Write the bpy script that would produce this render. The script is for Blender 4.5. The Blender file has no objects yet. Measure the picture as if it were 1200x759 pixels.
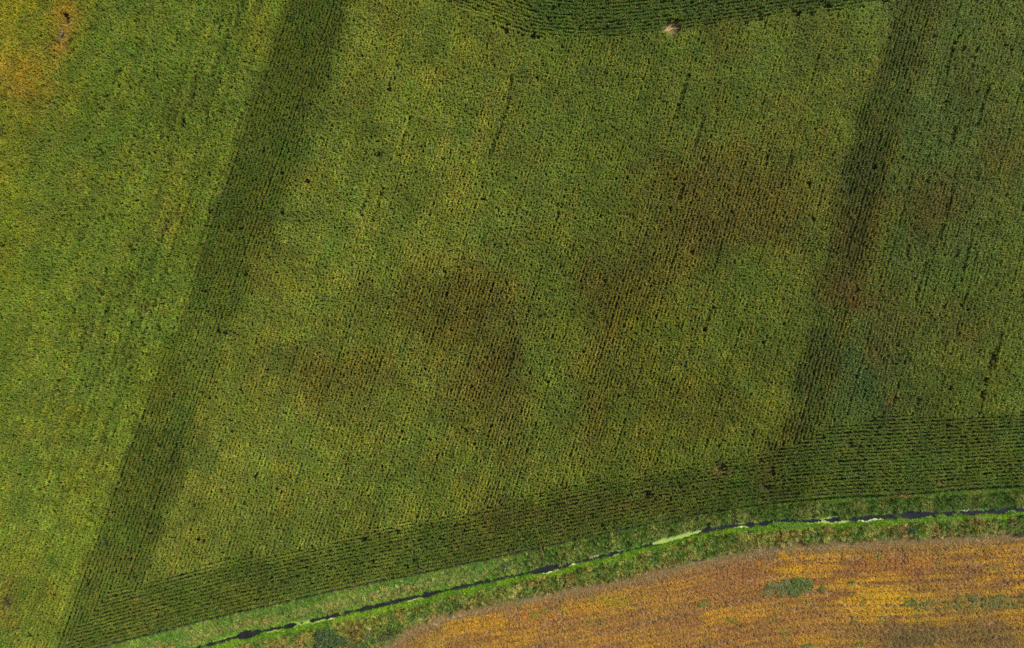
import bpy, math, random
import numpy as np
from mathutils import Vector

sc = bpy.context.scene
COL = sc.collection
# ---------------------------------------------------------------- camera, light, exposure
S = 0.1875            # metres on the ground per photo pixel (maize rows 0.75 m = 4 px)
CAM_H = 185.0
cam_d = bpy.data.cameras.new('camera')
cam = bpy.data.objects.new('camera', cam_d); COL.objects.link(cam)
cam.location = (0, 0, CAM_H)
cam.rotation_euler = (0, 0, 0)
cam_d.sensor_width = 36.0
cam_d.lens = 36.0 * CAM_H / (1200 * S)
cam_d.clip_start = 1.0
cam_d.clip_end = 5000
sc.camera = cam

SUN_AZ, SUN_EL = math.radians(55), math.radians(45)     # azimuth clockwise from +Y (top of the photo)
world = bpy.data.worlds.new('World'); sc.world = world; world.use_nodes = True
nt = world.node_tree
sky = nt.nodes.new('ShaderNodeTexSky'); sky.sky_type = 'NISHITA'; sky.sun_disc = False
sky.sun_elevation = SUN_EL; sky.sun_rotation = SUN_AZ
nt.links.new(sky.outputs[0], nt.nodes['Background'].inputs[0])
nt.nodes['Background'].inputs[1].default_value = 0.15
sl = bpy.data.lights.new('sun', 'SUN'); sl.energy = 3.6; sl.angle = math.radians(0.5); sl.color = (1.0, 0.95, 0.86)
sun = bpy.data.objects.new('sun', sl); COL.objects.link(sun)
sd = Vector((math.sin(SUN_AZ) * math.cos(SUN_EL), math.cos(SUN_AZ) * math.cos(SUN_EL), math.sin(SUN_EL)))
sun.rotation_euler = sd.to_track_quat('Z', 'Y').to_euler()
sun.location = sd * 300
sc.view_settings.view_transform = 'Standard'
sc.view_settings.look = 'None'
sc.view_settings.gamma = 1
sc.view_settings.exposure = 1.27
sc.render.engine = 'CYCLES'
sc.cycles.max_bounces = 6; sc.cycles.diffuse_bounces = 4; sc.cycles.glossy_bounces = 2
sc.cycles.transmission_bounces = 4; sc.cycles.use_denoising = False
sc.cycles.caustics_reflective = False; sc.cycles.caustics_refractive = False
sc.cycles.filter_width = 1.65

rng = np.random.default_rng(11)
# ---------------------------------------------------------------- noise and colour helpers
def vnoise(x, y, seed=0):
    x = np.asarray(x, float); y = np.asarray(y, float)
    xi = np.floor(x).astype(np.int64); yi = np.floor(y).astype(np.int64)
    fx = x - xi; fy = y - yi
    fx = fx * fx * (3 - 2 * fx); fy = fy * fy * (3 - 2 * fy)
    def h(a, b):
        n = (a * 374761393 + b * 668265263 + seed * 974634777) & 0xffffffff
        n = ((n ^ (n >> 13)) * 1274126177) & 0xffffffff
        n = ((n ^ (n >> 16)) * 2246822519) & 0xffffffff
        n = n ^ (n >> 15)
        return (n & 0xffffff) / float(0xffffff)
    a = h(xi, yi); b = h(xi + 1, yi); c = h(xi, yi + 1); d = h(xi + 1, yi + 1)
    return (a + (b - a) * fx) * (1 - fy) + (c + (d - c) * fx) * fy
def fbm(x, y, size, octv=4, seed=0):
    """-1..1, features of about `size` pixels"""
    t = 0; amp = 1; tot = 0; f = 1.0 / size
    for o in range(octv):
        t = t + amp * (vnoise(x * f + 17.3 * o, y * f - 9.1 * o, seed + o) * 2 - 1); tot += amp
        amp *= 0.55; f *= 2.03
    return t / tot * 1.5
def lin(c):
    c = np.asarray(c, float) / 255.0
    return np.where(c <= 0.04045, c / 12.92, ((c + 0.055) / 1.055) ** 2.4)
def curve(pts):
    xs = np.array([p[0] for p in pts], float); ys = np.array([p[1] for p in pts], float)
    dense = np.arange(-400, 1600, 4.0)
    # extend by end slopes, then smooth
    s0 = (ys[1] - ys[0]) / (xs[1] - xs[0]); s1 = (ys[-1] - ys[-2]) / (xs[-1] - xs[-2])
    v = np.interp(dense, xs, ys)
    v = np.where(dense < xs[0], ys[0] + (dense - xs[0]) * s0, v)
    v = np.where(dense > xs[-1], ys[-1] + (dense - xs[-1]) * s1, v)
    for _ in range(2):
        p = np.pad(v, 4, mode='reflect', reflect_type='odd'); v = np.convolve(p, np.ones(9) / 9, 'valid')
    return lambda x: np.interp(x, dense, v)
def sstep(a, b, x):
    t = np.clip((x - a) / (b - a), 0, 1); return t * t * (3 - 2 * t)
def WX(px, h=0.0): return (np.asarray(px, float) - 600) * S * (CAM_H - h) / CAM_H
def WY(py, h=0.0): return (379.5 - np.asarray(py, float)) * S * (CAM_H - h) / CAM_H
def PX(x): return x / S + 600
def PY(y): return 379.5 - y / S
def lerp(a, b, t): return a + (b - a) * (t[..., None] if np.ndim(t) else t)

# ---------------------------------------------------------------- the plan of the place
E = curve([(0, 791), (110, 759), (200, 736), (277, 716), (400, 689), (500, 669), (600, 648), (700, 626), (800, 604), (860, 595), (927, 586), (1000, 580), (1067, 577), (1200, 568)])   # corn / bank edge
Wc = curve([(140, 785), (200, 768), (233, 759), (254, 753), (283, 745), (317, 739), (333, 735), (377, 726), (400, 720), (433, 713), (467, 704), (510, 696), (523, 691), (550, 687), (583, 679), (617, 673), (633, 668), (653, 666), (677, 660), (693, 654), (713, 650), (733, 647), (753, 641), (767, 637), (790, 631), (817, 624), (843, 617), (883, 615), (917, 611), (950, 611), (987, 610), (1033, 606), (1080, 603), (1117, 602), (1153, 600), (1200, 597)])
Sy = curve([(400, 790), (455, 757), (480, 738), (520, 722), (560, 712), (633, 699), (700, 685), (750, 675), (800, 664), (850, 652), (900, 643), (960, 637), (1050, 634), (1120, 631), (1200, 627)])   # edge of the soybeans
Hd = curve([(-100, 880), (40, 800), (70, 752), (105, 712), (150, 684), (250, 660), (330, 645), (400, 630), (500, 606), (560, 598), (630, 577), (700, 562), (800, 545), (850, 534), (905, 528), (945, 512), (965, 495), (1050, 487), (1200, 484)])
Tp = curve([(430, -60), (480, -30), (510, 0), (560, 20), (620, 42), (680, 48), (740, 44), (800, 37), (860, 28), (930, 17), (1000, 8), (1045, 3), (1080, -30), (1150, -80)])
hw_pts = [(100, 3), (230, 2.2), (278, 3), (287, 5.5), (300, 3.5), (320, 2.8), (400, 2.6), (450, 3), (520, 3), (560, 2.2), (600, 2.2), (620, 2.4), (640, 4), (660, 3), (680, 1.9), (705, 2.6), (735, 1.9), (755, 2.2), (770, 3.2), (812, 4.4), (818, 3.3), (850, 3.2), (880, 3.2), (915, 3.8), (930, 3.4), (1000, 3.2), (1050, 3.8), (1085, 5.4), (1110, 3.6), (1130, 4.2), (1200, 4.2)]
def hwid(px): return np.interp(px, [p[0] for p in hw_pts], [p[1] for p in hw_pts]) * S * .82 * (1 + 0.5 * fbm(px, px * 0, 7, 3, 91)) + .08
_sl = lambda px: np.cos(np.arctan((Wc(px + 4) - Wc(px - 4)) / 8.0))
WATER_Z = -0.85
def ground_z(px, py):
    d = np.abs(py - Wc(px)) * _sl(px) * S
    hw = hwid(px)
    z = np.where(d < hw, -1.25 + 0.42 * sstep(0.0, 1.0, d / hw) ** 2, -0.83 + 0.83 * sstep(0, 1, (d - hw) / 3.4))
    z = z + 0.05 * fbm(px, py, 9, 3, 5) * sstep(0.0, 2.0, d - hw)
    return z

# corn strips: straight passes of darker, detasselled plants
LS_l = lambda y: np.interp(y, [-60, 0, 180, 360, 520, 740, 820], [357, 335, 270, 215, 150, 70, 40])
LS_r = lambda y: np.interp(y, [-60, 0, 180, 300, 480, 640, 740, 820], [434, 414, 358, 308, 240, 184, 164, 154])
RS_l = lambda y: np.interp(y, [-60, 0, 200, 310, 390, 530, 580], [1062, 1048, 990, 966, 948, 905, 890])
RS_r = lambda y: np.interp(y, [-60, 0, 210, 290, 330, 400, 570], [1122, 1106, 1040, 1026, 1012, 990, 945])

BLOBS = [  # cx, cy, rx, ry, colour, weight, openness
    (20, 60, 75, 85, (138, 132, 30), .75, .0), (15, 95, 45, 35, (150, 120, 46), .65, .2), (78, 12, 16, 30, (160, 125, 45), .8, .1),
    (68, 45, 10, 30, (158, 112, 52), .7, .3), (5, 5, 60, 30, (138, 135, 28), .6, 0), (6, 250, 22, 200, (128, 132, 26), .6, 0),
    (110, 90, 60, 60, (118, 128, 30), .3, 0), (30, 300, 60, 120, (108, 124, 32), .4, 0), (190, 265, 14, 28, (130, 118, 34), .6, .1),
    (95, 615, 18, 50, (124, 128, 30), .5, 0), (25, 670, 34, 40, (120, 126, 30), .4, .1), (5, 708, 16, 34, (120, 84, 48), .75, .3),
    (60, 690, 40, 40, (110, 114, 34), .4, .1), (205, 215, 20, 34, (130, 120, 34), .35, 0), (110, 490, 50, 40, (124, 130, 34), .4, 0),
    (310, 40, 20, 60, (116, 126, 32), .5, 0), (330, 330, 45, 55, (106, 112, 36), .6, 0), (560, 40, 90, 60, (120, 130, 40), .7, 0), (640, 180, 60, 60, (102, 118, 40), .4, 0), (640, 460, 20, 60, (104, 122, 44), .6, 0), (300, 480, 50, 90, (106, 122, 40), .5, 0),
    (500, 110, 90, 80, (116, 128, 42), .6, 0), (400, 250, 60, 90, (110, 128, 48), .6, 0), (500, 230, 80, 70, (114, 128, 46), .6, 0),
    (385, 440, 50, 24, (86, 80, 34), .9, .55), (430, 425, 40, 24, (88, 86, 34), .6, .4), (520, 365, 60, 40, (88, 86, 32), .8, .45),
    (560, 345, 42, 30, (84, 80, 32), .7, .5), (580, 425, 36, 38, (86, 78, 34), .85, .6), (600, 400, 12, 42, (70, 72, 30), .7, .6),
    (560, 460, 36, 28, (90, 84, 34), .7, .5), (595, 490, 18, 50, (84, 80, 34), .7, .6), (650, 400, 34, 90, (88, 108, 34), .5, .1),
    (690, 325, 26, 30, (92, 84, 32), .7, .4), (740, 350, 44, 44, (88, 80, 30), .8, .5), (765, 305, 40, 20, (86, 80, 32), .7, .5),
    (715, 430, 30, 44, (86, 80, 34), .6, .5), (690, 485, 24, 40, (84, 82, 32), .7, .5), (780, 440, 60, 60, (92, 96, 28), .6, .2),
    (760, 370, 26, 18, (106, 112, 24), .6, 0), (800, 250, 40, 40, (88, 80, 34), .5, .4), (850, 205, 70, 34, (90, 82, 34), .85, .55),
    (880, 235, 60, 38, (86, 84, 32), .7, .5), (920, 255, 40, 34, (84, 80, 32), .6, .5), (840, 270, 60, 20, (86, 80, 34), .7, .5),
    (850, 370, 50, 60, (86, 104, 34), .5, 0), (830, 490, 90, 44, (92, 96, 30), .6, .1), (900, 400, 50, 40, (84, 100, 34), .4, 0),
    (800, 150, 60, 60, (86, 108, 36), .4, 0), (720, 120, 90, 70, (84, 106, 36), .35, 0), (870, 110, 40, 40, (88, 108, 36), .4, 0),
    (965, 110, 34, 60, (102, 110, 26), .6, 0), (955, 35, 24, 14, (108, 112, 30), .6, 0), (985, 155, 24, 16, (108, 120, 34), .5, 0),
    (1000, 20, 34, 30, (84, 112, 34), .4, 0), (975, 330, 26, 20, (88, 78, 28), .6, .4),
    (1080, 140, 34, 70, (70, 92, 42), .6, .2), (1110, 190, 34, 50, (70, 90, 40), .4, .3), (1160, 270, 50, 34, (68, 88, 42), .5, .3),
    (1070, 295, 34, 40, (72, 92, 40), .45, .2), (1000, 430, 34, 46, (62, 92, 50), .8, .25), (1025, 460, 60, 56, (64, 90, 47), .65, .25), (1085, 300, 60, 40, (66, 92, 44), .35, .2),
    (1140, 330, 50, 60, (74, 92, 34), .5, .3), (1090, 235, 40, 22, (76, 68, 32), .75, .6), (1172, 190, 22, 40, (80, 72, 32), .7, .5),
    (1085, 270, 18, 22, (98, 80, 30), .6, .3), (1175, 235, 10, 40, (104, 112, 30), .5, .1), (1130, 110, 26, 90, (84, 90, 32), .4, .3),
    (1120, 380, 60, 30, (82, 76, 34), .6, .5), (1040, 400, 26, 50, (74, 66, 32), .7, .6), (1040, 480, 30, 24, (66, 84, 40), .5, .5),
    (1050, 467, 10, 8, (120, 92, 44), .8, .5), (1100, 450, 40, 40, (84, 92, 30), .5, .2), (1160, 450, 26, 30, (86, 98, 30), .5, .2),
    (1180, 60, 40, 70, (84, 102, 36), .4, .1), (1100, 40, 20, 50, (82, 104, 40), .4, .1),
    (1012, 285, 24, 40, (74, 70, 28), .6, .7), (1000, 345, 26, 22, (92, 72, 34), .85, .5), (1000, 240, 28, 40, (62, 62, 28), .5, .7),
    (975, 425, 18, 22, (80, 74, 30), .5, .5), (960, 470, 20, 40, (54, 66, 28), .5, .6),
    (600, 605, 40, 20, (78, 66, 30), .6, .5), (745, 590, 50, 14, (84, 74, 30), .6, .6), (700, 590, 120, 26, (62, 76, 30), .4, .6),
    (850, 548, 12, 12, (104, 82, 40), .7, .4), (900, 560, 14, 16, (94, 88, 36), .5, .4), (400, 660, 160, 30, (66, 86, 34), .4, .4),
    (1110, 530, 90, 40, (70, 90, 34), .4, .5), (1010, 550, 30, 30, (62, 84, 40), .5, .5), (970, 520, 20, 40, (68, 90, 40), .4, .3),
    (640, 20, 40, 26, (50, 78, 30), .6, .5), (720, 20, 90, 34, (58, 86, 28), .5, .4),
    (700, 250, 60, 40, (86, 104, 38), .4, 0), (240, 600, 40, 60, (88, 108, 36), .4, 0), (480, 560, 90, 50, (92, 110, 34), .4, 0),
]
def corn_field(px, py, headland):
    """leaf colour (photo sRGB scale), openness 0..1 for plants at px,py (canopy pixels)"""
    wx = px + 14 * fbm(px, py, 34, 4, 1) + 4 * fbm(px, py, 7, 2, 2); wy = py + 14 * fbm(px, py, 34, 4, 3) + 4 * fbm(px, py, 7, 2, 4)
    c = np.empty(px.shape + (3,)); c[:] = (104, 117, 41)
    left = 1 - sstep(-6, 6, wx * .3 + px * .7 - LS_l(py)); c = lerp(c, np.array((95, 115, 36.)), left)
    right = sstep(-8, 8, px - RS_r(py)); c = lerp(c, np.array((90, 107, 33.)), right)
    mid_r = sstep(560, 760, px) * (1 - right); c = lerp(c, np.array((95, 109, 31.)), mid_r * .7)
    op = 0.15 + 0.2 * right + 0 * px
    ls = sstep(-7, 6, px - LS_l(py) + 3 * fbm(px, py, 16, 3, 8)) * (1 - sstep(-14, 16, px - LS_r(py) + 9 * fbm(px, py, 30, 3, 6)))
    rs = sstep(-12, 9, px - RS_l(py) + 6 * fbm(px, py, 20, 3, 9)) * (1 - sstep(-5, 5, px - RS_r(py) + 4 * fbm(px, py, 12, 3, 10)))
    ls = ls * (1 - .25 * sstep(330, 420, py) * (1 - sstep(440, 520, py)))
    rs = rs * (.55 + .4 * sstep(-20, 160, py)) * (1 + .35 * fbm(px, py, 36, 3, 73)) * (1 - .35 * np.exp(-((py - 350) / 34.) ** 2))
    c = lerp(c, np.array((65, 80, 27.)), np.clip(ls * .92, 0, 1)); c = lerp(c, np.array((64, 76, 25.)), .93 * np.clip(rs, 0, 1))
    op = np.maximum(op, np.maximum(ls * .82, rs * .9))
    edge_r = np.exp(-((px - RS_r(py) + 4) / 7.) ** 2) * (py < 560); c = lerp(c, np.array((104, 102, 28.)), edge_r * .55)
    e2 = np.exp(-((px - RS_r(py) + 3) / 5.) ** 2) * (py > 440); c = lerp(c, np.array((124, 122, 40.)), e2 * .6 * (vnoise(px / 2.2, py / 30., 5) > .45))
    edge_l = np.exp(-((px - LS_l(py) + 12) / 14.) ** 2); c = lerp(c, np.array((122, 132, 32.)), edge_l * .12)
    if headland:
        hb = np.where(py > 300, sstep(-6, 16, py - Hd(px) - 6 * fbm(px, py, 30, 3, 72)), sstep(-3, 10, Tp(px) - py)); c = lerp(c, np.array((66, 82, 27.)), 0.25 + .63 * hb); op = np.maximum(op, .60 + .15 * sstep(880, 960, px))
        c = lerp(c, np.array((78, 95, 33.)), .7 * sstep(940, 980, px) * (py > 300)); 
    for cx, cy, rx, ry, col, w, o in BLOBS:
        if cx < 330 and cy > 140: w = w * .6
        if w < .95 and col[0] >= col[1] and col[0] < 100: col = (col[0] * .99 + 2, col[1] * .97, col[2] * .95); rx *= 1.18; ry *= 1.18; w *= .84; o *= .7
        g = np.exp(-(((wx - cx) / rx) ** 2 + ((wy - cy) / ry) ** 2) * 1.1) * w
        c = lerp(c, np.array(col, float) * np.array((1, 1.0, .95)), g * .85); op = np.maximum(op, g / w * min(1, o * 1.6))
    # mottling between patches of the crop and from plant to plant
    n1 = fbm(px, py, 60, 4, 20); n2 = fbm(px, py, 14, 3, 24); n3 = fbm(px, py, 30, 4, 28)
    c = c * (1 + .08 * n1 + .09 * n2)[..., None]
    stk = fbm((px + .34 * py) / 1., py / 14., 5, 3, 37); c = c * (1 + (.04 + .035 * (px < LS_l(py))) * stk)[..., None]; c[..., 0] *= 1 + .05 * stk
    c[..., 0] *= 1 + .07 * n3; c[..., 2] *= 1 + .10 * fbm(px, py, 22, 3, 33)
    op = np.clip(op + .15 * n3 + .1 * n2, 0, 1)
    return c, op

HOLES = [  # missing or flattened plants: cx, cy, rx, ry
    (788, 31, 9, 7), (70, 37, 3, 9), (76, 22, 2.5, 6), (60, 120, 5, 4), (66, 50, 3, 5), (277, 147, 2.2, 4), (141, 125, 2.6, 2), (260, 131, 2, 1.6),
    (620, 40, 8, 3), (968, 5, 5, 2), (1038, 2, 5, 3), (895, 18, 4, 1.6), (937, 14, 8, 2), (913, 17, 2, 2), (892, 19, 3, 2), (598, 92, 2.5, 3),
    (835, 360, 4, 5), (826, 385, 3, 3), (843, 345, 2, 4), (505, 443, 2, 4), (268, 390, 5, 6), (240, 340, 5, 3), (214, 360, 4, 2),
    (847, 548, 6, 6), (906, 552, 4, 7), (898, 570, 6, 3), (762, 578, 5, 4), (760, 581, 9, 3), (694, 601, 2.4, 2), (1050, 467, 5, 3),
    (35, 746, 4, 5), (68, 742, 2.4, 4), (317, 582, 2.6, 2), (236, 634, 5, 3), (150, 655, 4, 3), (124, 638, 4, 3), (142, 670, 5, 2.4),
    (368, 643, 5, 4), (363, 680, 4, 2), (275, 707, 4, 2.4), (234, 694, 4, 1.4), (208, 676, 3, 5), (441, 625, 3, 5), (420, 577, 3, 2.4),
    (541, 625, 2.6, 3), (425, 632, 6, 2), (1000, 520, 4, 3), (985, 540, 2, 6), (1088, 510, 5, 3), (1025, 492, 3, 2), (1037, 375, 5, 3),
    (1005, 338, 2, 4), (1157, 443, 2, 8), (1153, 465, 2, 5), (1165, 418, 1.6, 5), (1121, 60, 3, 2), (1124, 42, 3, 2), (1163, 100, 2, 2),
    (1094, 288, 5, 4), (1030, 500, 3, 2), (23, 556, 3, 3), (94, 443, 2, 3), (205, 330, 2, 2), (130, 480, 2, 2), (332, 52, 2, 2),
    (443, 180, 3, 4), (476, 160, 2, 3), (520, 187, 3, 2), (470, 182, 5, 1.6), (700, 295, 2.4, 1.6), (5, 706, 7, 5), (660, 280, 2, 2)]
LINES = [  # missing runs along one row: centre x, centre y, length
    (436, 215, 75), (442, 240, 40), (476, 155, 40), (597, 98, 20), (583, 150, 70), (235, 165, 60), (220, 118, 60), (250, 110, 50), (212, 100, 24),
    (200, 150, 60), (160, 60, 30), (278, 145, 50), (300, 60, 50), (290, 30, 50), (190, 210, 50), (222, 235, 60), (250, 225, 50), (184, 285, 70),
    (196, 300, 60), (160, 320, 60), (146, 345, 50), (174, 370, 60), (130, 420, 60), (145, 430, 50), (70, 440, 60), (125, 495, 50), (90, 500, 50),
    (205, 275, 50), (150, 395, 40), (110, 440, 40), (820, 155, 40), (800, 110, 60), (797, 225, 20), (928, 185, 20), (1114, 65, 40),
    (1157, 440, 60), (1173, 400, 60), (1150, 125, 50), (830, 370, 50), (990, 540, 30), (900, 185, 20), (60, 470, 50), (50, 560, 60),
    (100, 230, 40), (255, 60, 70), (240, 270, 50), (715, 70, 40), (480, 690, 1), (1080, 330, 50), (1110, 250, 60), (1135, 300, 60)]
def edge_noise(x, y): return 3.5 * fbm(x, y, 10, 2, 70) + (4 + 12 * np.exp(-((x - 80) / 90.) ** 2)) * fbm(x, y, 34, 3, 71)
def hole_mask(px, py):
    m = np.zeros(px.shape)
    qx = px + 1.6 * fbm(px, py, 5, 2, 60); qy = py + 1.6 * fbm(px, py, 5, 2, 61)
    for cx, cy, rx, ry in HOLES:
        m = np.maximum(m, (1 if cy < 40 or cx < 20 else .5) * np.exp(-(((qx - cx) / (rx * 1.1)) ** 2 + ((qy - cy) / (ry * 1.1)) ** 2) ** 1.5))
    return m

# ---------------------------------------------------------------- materials
def mat_leaf(name, gain=1.0, sat=None, fixed=None, transl=.25, spec=.25, rough=.5, var=.35):
    m = bpy.data.materials.new(name); m.use_nodes = True; n = m.node_tree.nodes; l = m.node_tree.links; n.clear()
    out = n.new('ShaderNodeOutputMaterial')
    if fixed is None:
        at = n.new('ShaderNodeAttribute'); at.attribute_type = 'INSTANCER'; at.attribute_name = 'tint'; base = at.outputs['Color']
    else:
        rgb = n.new('ShaderNodeRGB'); rgb.outputs[0].default_value = (*fixed, 1); base = rgb.outputs[0]
    geo = n.new('ShaderNodeNewGeometry')
    mr = n.new('ShaderNodeMapRange'); mr.inputs['To Min'].default_value = gain * (1 - var); mr.inputs['To Max'].default_value = gain * (1 + var)
    l.new(geo.outputs['Random Per Island'], mr.inputs['Value'])
    noi = n.new('ShaderNodeTexNoise'); noi.inputs['Scale'].default_value = 2.3; noi.inputs['Detail'].default_value = 1
    l.new(geo.outputs['Position'], noi.inputs['Vector'])
    mr2 = n.new('ShaderNodeMapRange'); mr2.inputs['From Min'].default_value = .3; mr2.inputs['From Max'].default_value = .7
    mr2.inputs['To Min'].default_value = .86; mr2.inputs['To Max'].default_value = 1.14
    l.new(noi.outputs[0], mr2.inputs['Value'])
    mu = n.new('ShaderNodeMath'); mu.operation = 'MULTIPLY'; l.new(mr.outputs[0], mu.inputs[0]); l.new(mr2.outputs[0], mu.inputs[1])
    vm = n.new('ShaderNodeVectorMath'); vm.operation = 'SCALE'; l.new(base, vm.inputs[0]); l.new(mu.outputs[0], vm.inputs['Scale'])
    col = vm.outputs[0]
    if sat is not None:
        mx = n.new('ShaderNodeMixRGB'); mx.inputs['Fac'].default_value = sat[1]; mx.inputs['Color2'].default_value = (*sat[0], 1)
        l.new(col, mx.inputs['Color1']); col = mx.outputs[0]
    pb = n.new('ShaderNodeBsdfPrincipled'); pb.inputs['Roughness'].default_value = rough; pb.inputs['Specular IOR Level'].default_value = spec
    l.new(col, pb.inputs['Base Color'])
    tr = n.new('ShaderNodeBsdfTranslucent'); l.new(col, tr.inputs['Color'])
    mix = n.new('ShaderNodeMixShader'); mix.inputs['Fac'].default_value = transl
    l.new(pb.outputs[0], mix.inputs[1]); l.new(tr.outputs[0], mix.inputs[2]); l.new(mix.outputs[0], out.inputs['Surface'])
    return m
M_corn = mat_leaf('maize_leaf', 1.0, var=.14, spec=.1, transl=.38)
M_tassel = mat_leaf('maize_tassel', 1.0, sat=((.34, .30, .07), .4), var=.3, transl=.1)
M_bean = mat_leaf('bean_leaf', 1.0, var=.12, transl=.35)
M_grass = mat_leaf('bank_grass', 1.0, var=.45, transl=.3)
M_stem = mat_leaf('dry_stem', 1.0, fixed=(.16, .12, .06), transl=0)

# ---------------------------------------------------------------- mesh helper and plant prototypes
class MB:
    def __init__(s): s.v = []; s.f = []; s.m = []
    def strip(s, pts, wid, mi=0, flat=None):
        """ribbon through pts with half widths; ends may taper to zero"""
        b = len(s.v)
        for i, p in enumerate(pts):
            p = Vector(p); q = Vector(pts[min(i + 1, len(pts) - 1)]) - Vector(pts[max(i - 1, 0)])
            side = q.cross(Vector((0, 0, 1))) if flat is None else Vector(flat)
            if side.length < 1e-6: side = Vector((1, 0, 0))
            side.normalize(); s.v += [tuple(p - side * wid[i]), tuple(p + side * wid[i])]
        for i in range(len(pts) - 1):
            a = b + 2 * i; s.f.append((a, a + 1, a + 3, a + 2)); s.m.append(mi)
    def tri(s, a, b_, c, mi=0):
        b = len(s.v); s.v += [tuple(a), tuple(b_), tuple(c)]; s.f.append((b, b + 1, b + 2)); s.m.append(mi)
    def quad(s, a, b_, c, d, mi=0):
        b = len(s.v); s.v += [tuple(a), tuple(b_), tuple(c), tuple(d)]; s.f.append((b, b + 1, b + 2, b + 3)); s.m.append(mi)
    def tube(s, p, q, r0, r1, mi=0, k=4):
        p = Vector(p); q = Vector(q); d = (q - p).normalized(); a = d.orthogonal().normalized(); c = d.cross(a); b = len(s.v)
        for i in range(k):
            t = 2 * math.pi * i / k; o = a * math.cos(t) + c * math.sin(t); s.v += [tuple(p + o * r0), tuple(q + o * r1)]
        for i in range(k):
            j = (i + 1) % k; s.f.append((b + 2 * i, b + 2 * j, b + 2 * j + 1, b + 2 * i + 1)); s.m.append(mi)
    def obj(s, name, mats, link=True):
        me = bpy.data.meshes.new(name); me.from_pydata(s.v, [], s.f); me.polygons.foreach_set('material_index', s.m)
        for m in mats: me.materials.append(m)
        me.update(); o = bpy.data.objects.new(name, me)
        if link: COL.objects.link(o)
        return o
R = random.Random(5)
def corn_plant(kind):
    mb = MB(); up = kind == 'open'
    base = R.uniform(0, math.pi)
    n = R.randint(8, 10)
    for i in range(n):
        h = (.45 if not up else .9) + (1.65 if not up else 1.2) * (i / (n - 1)) ** .8
        a = (base + (i % 2) * math.pi + R.uniform(-.75, .75)) if not up else ((i % 2) * math.pi + R.gauss(0, .28))
        L = (R.uniform(.5, .72) if not up else R.uniform(.34, .5)) * (1 - .35 * (i / n) ** 3)
        rise = R.uniform(.2, .34) if not up else R.uniform(.3, .45); dx, dy = math.cos(a), math.sin(a)
        bend = R.uniform(-.12, .12)
        pts = [(dx * L * t - dy * bend * t * t, dy * L * t + dx * bend * t * t, h + rise * math.sin(min(t * 1.9, 2.9) ) * (1 if t < .9 else .6) - .25 * t * t) for t in (0.03, .38, .72, 1)]
        mb.strip(pts, (.025, .066, .058, .008) if not up else (.03, .085, .075, .01))
    mb.tube((0, 0, 0), (0, 0, 2.1), .02, .01)
    if not up or kind == 'mix':
        for k in range(5):
            a = R.uniform(0, 6.28); r = R.uniform(.03, .2) if k else 0
            mb.tri((-.012, 0, 2.05), (.014, .006, 2.05), (math.cos(a) * r, math.sin(a) * r, 2.45 - r * .6), 1)
            p = Vector((math.cos(a) * r, math.sin(a) * r, 2.42 - r * .6)); mb.quad(p, p * .5 + Vector((.02, .02, 1.12)), (0, 0, 2.1), p * .5 + Vector((-.02, -.02, 1.12)), 1)
    return mb
def proto_coll(name, mbs, mats):
    c = bpy.data.collections.new(name)
    for i, mb in enumerate(mbs): c.objects.link(mb.obj('%s.%03d' % (name, i), mats, False))
    return c
C_corn = proto_coll('maize_plant', [corn_plant('full') for _ in range(7)] + [corn_plant('open') for _ in range(5)], [M_corn, M_tassel])

def bean_plant(r, h, n, ls):
    mb = MB()
    for i in range(n):
        a = R.uniform(0, 6.28); q = math.sqrt(R.random()) * r; z = h * (R.uniform(.35, 1) * (1 - .35 * (q / r) ** 2))
        c = Vector((math.cos(a) * q, math.sin(a) * q, z)); d = Vector((R.gauss(0, 1), R.gauss(0, 1), R.gauss(0, .45))).normalized() * ls * R.uniform(.6, 1.2)
        e = d.cross(Vector((R.gauss(0, .5), R.gauss(0, .5), 1))).normalized() * ls * .6
        mb.quad(c - d, c + e, c + d, c - e)
    for i in range(4):
        a = R.uniform(0, 6.28); mb.tube((0, 0, 0), (math.cos(a) * r * .6, math.sin(a) * r * .6, h * R.uniform(.7, 1.05)), .008, .005, 1, 3)
    return mb
C_bean = proto_coll('bean_plant', [bean_plant(R.uniform(.2, .28), R.uniform(.4, .55), 34, .075) for _ in range(6)], [M_bean, M_stem])
def tuft(r, h, n, w, lean, broad=0):
    mb = MB()
    for i in range(n):
        a = R.uniform(0, 6.28); q = math.sqrt(R.random()) * r; b = Vector((math.cos(a) * q, math.sin(a) * q, 0))
        a2 = a + R.uniform(-1, 1); L = R.uniform(.65, 1.1) * h; ln = lean * R.uniform(.3, 1.2)
        d = Vector((math.cos(a2), math.sin(a2), 0))
        fl = (-d.y, d.x, R.uniform(-.3, .3))
        mb.strip([b, b + d * ln * .3 + Vector((0, 0, L * .6)), b + d * ln + Vector((0, 0, L * R.uniform(.7, 1)))], (w, w * .9, w * .15), 0, fl)
    for i in range(broad):
        a = R.uniform(0, 6.28); q = math.sqrt(R.random()) * r * 1.5; c = Vector((math.cos(a) * q, math.sin(a) * q, h * R.uniform(.3, .9)))
        d = Vector((R.gauss(0, 1), R.gauss(0, 1), R.gauss(0, .5))).normalized() * .09; e = d.cross(Vector((0, .3, 1))).normalized() * .05
        mb.quad(c - d, c + e, c + d, c - e)
    return mb
C_tuft = proto_coll('grass_tuft', [tuft(.2, .45, 34, .016, .3) for _ in range(4)] + [tuft(.22, 1.35, 34, .022, .4) for _ in range(4)] + [tuft(.22, .8, 18, .016, .4, 26) for _ in range(4)] + [tuft(.2, .18, 40, .014, .12) for _ in range(2)], [M_grass])
# indices: 0-3 low grass, 4-7 tall reeds, 8-11 leafy weeds, 12-13 short turf

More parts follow.
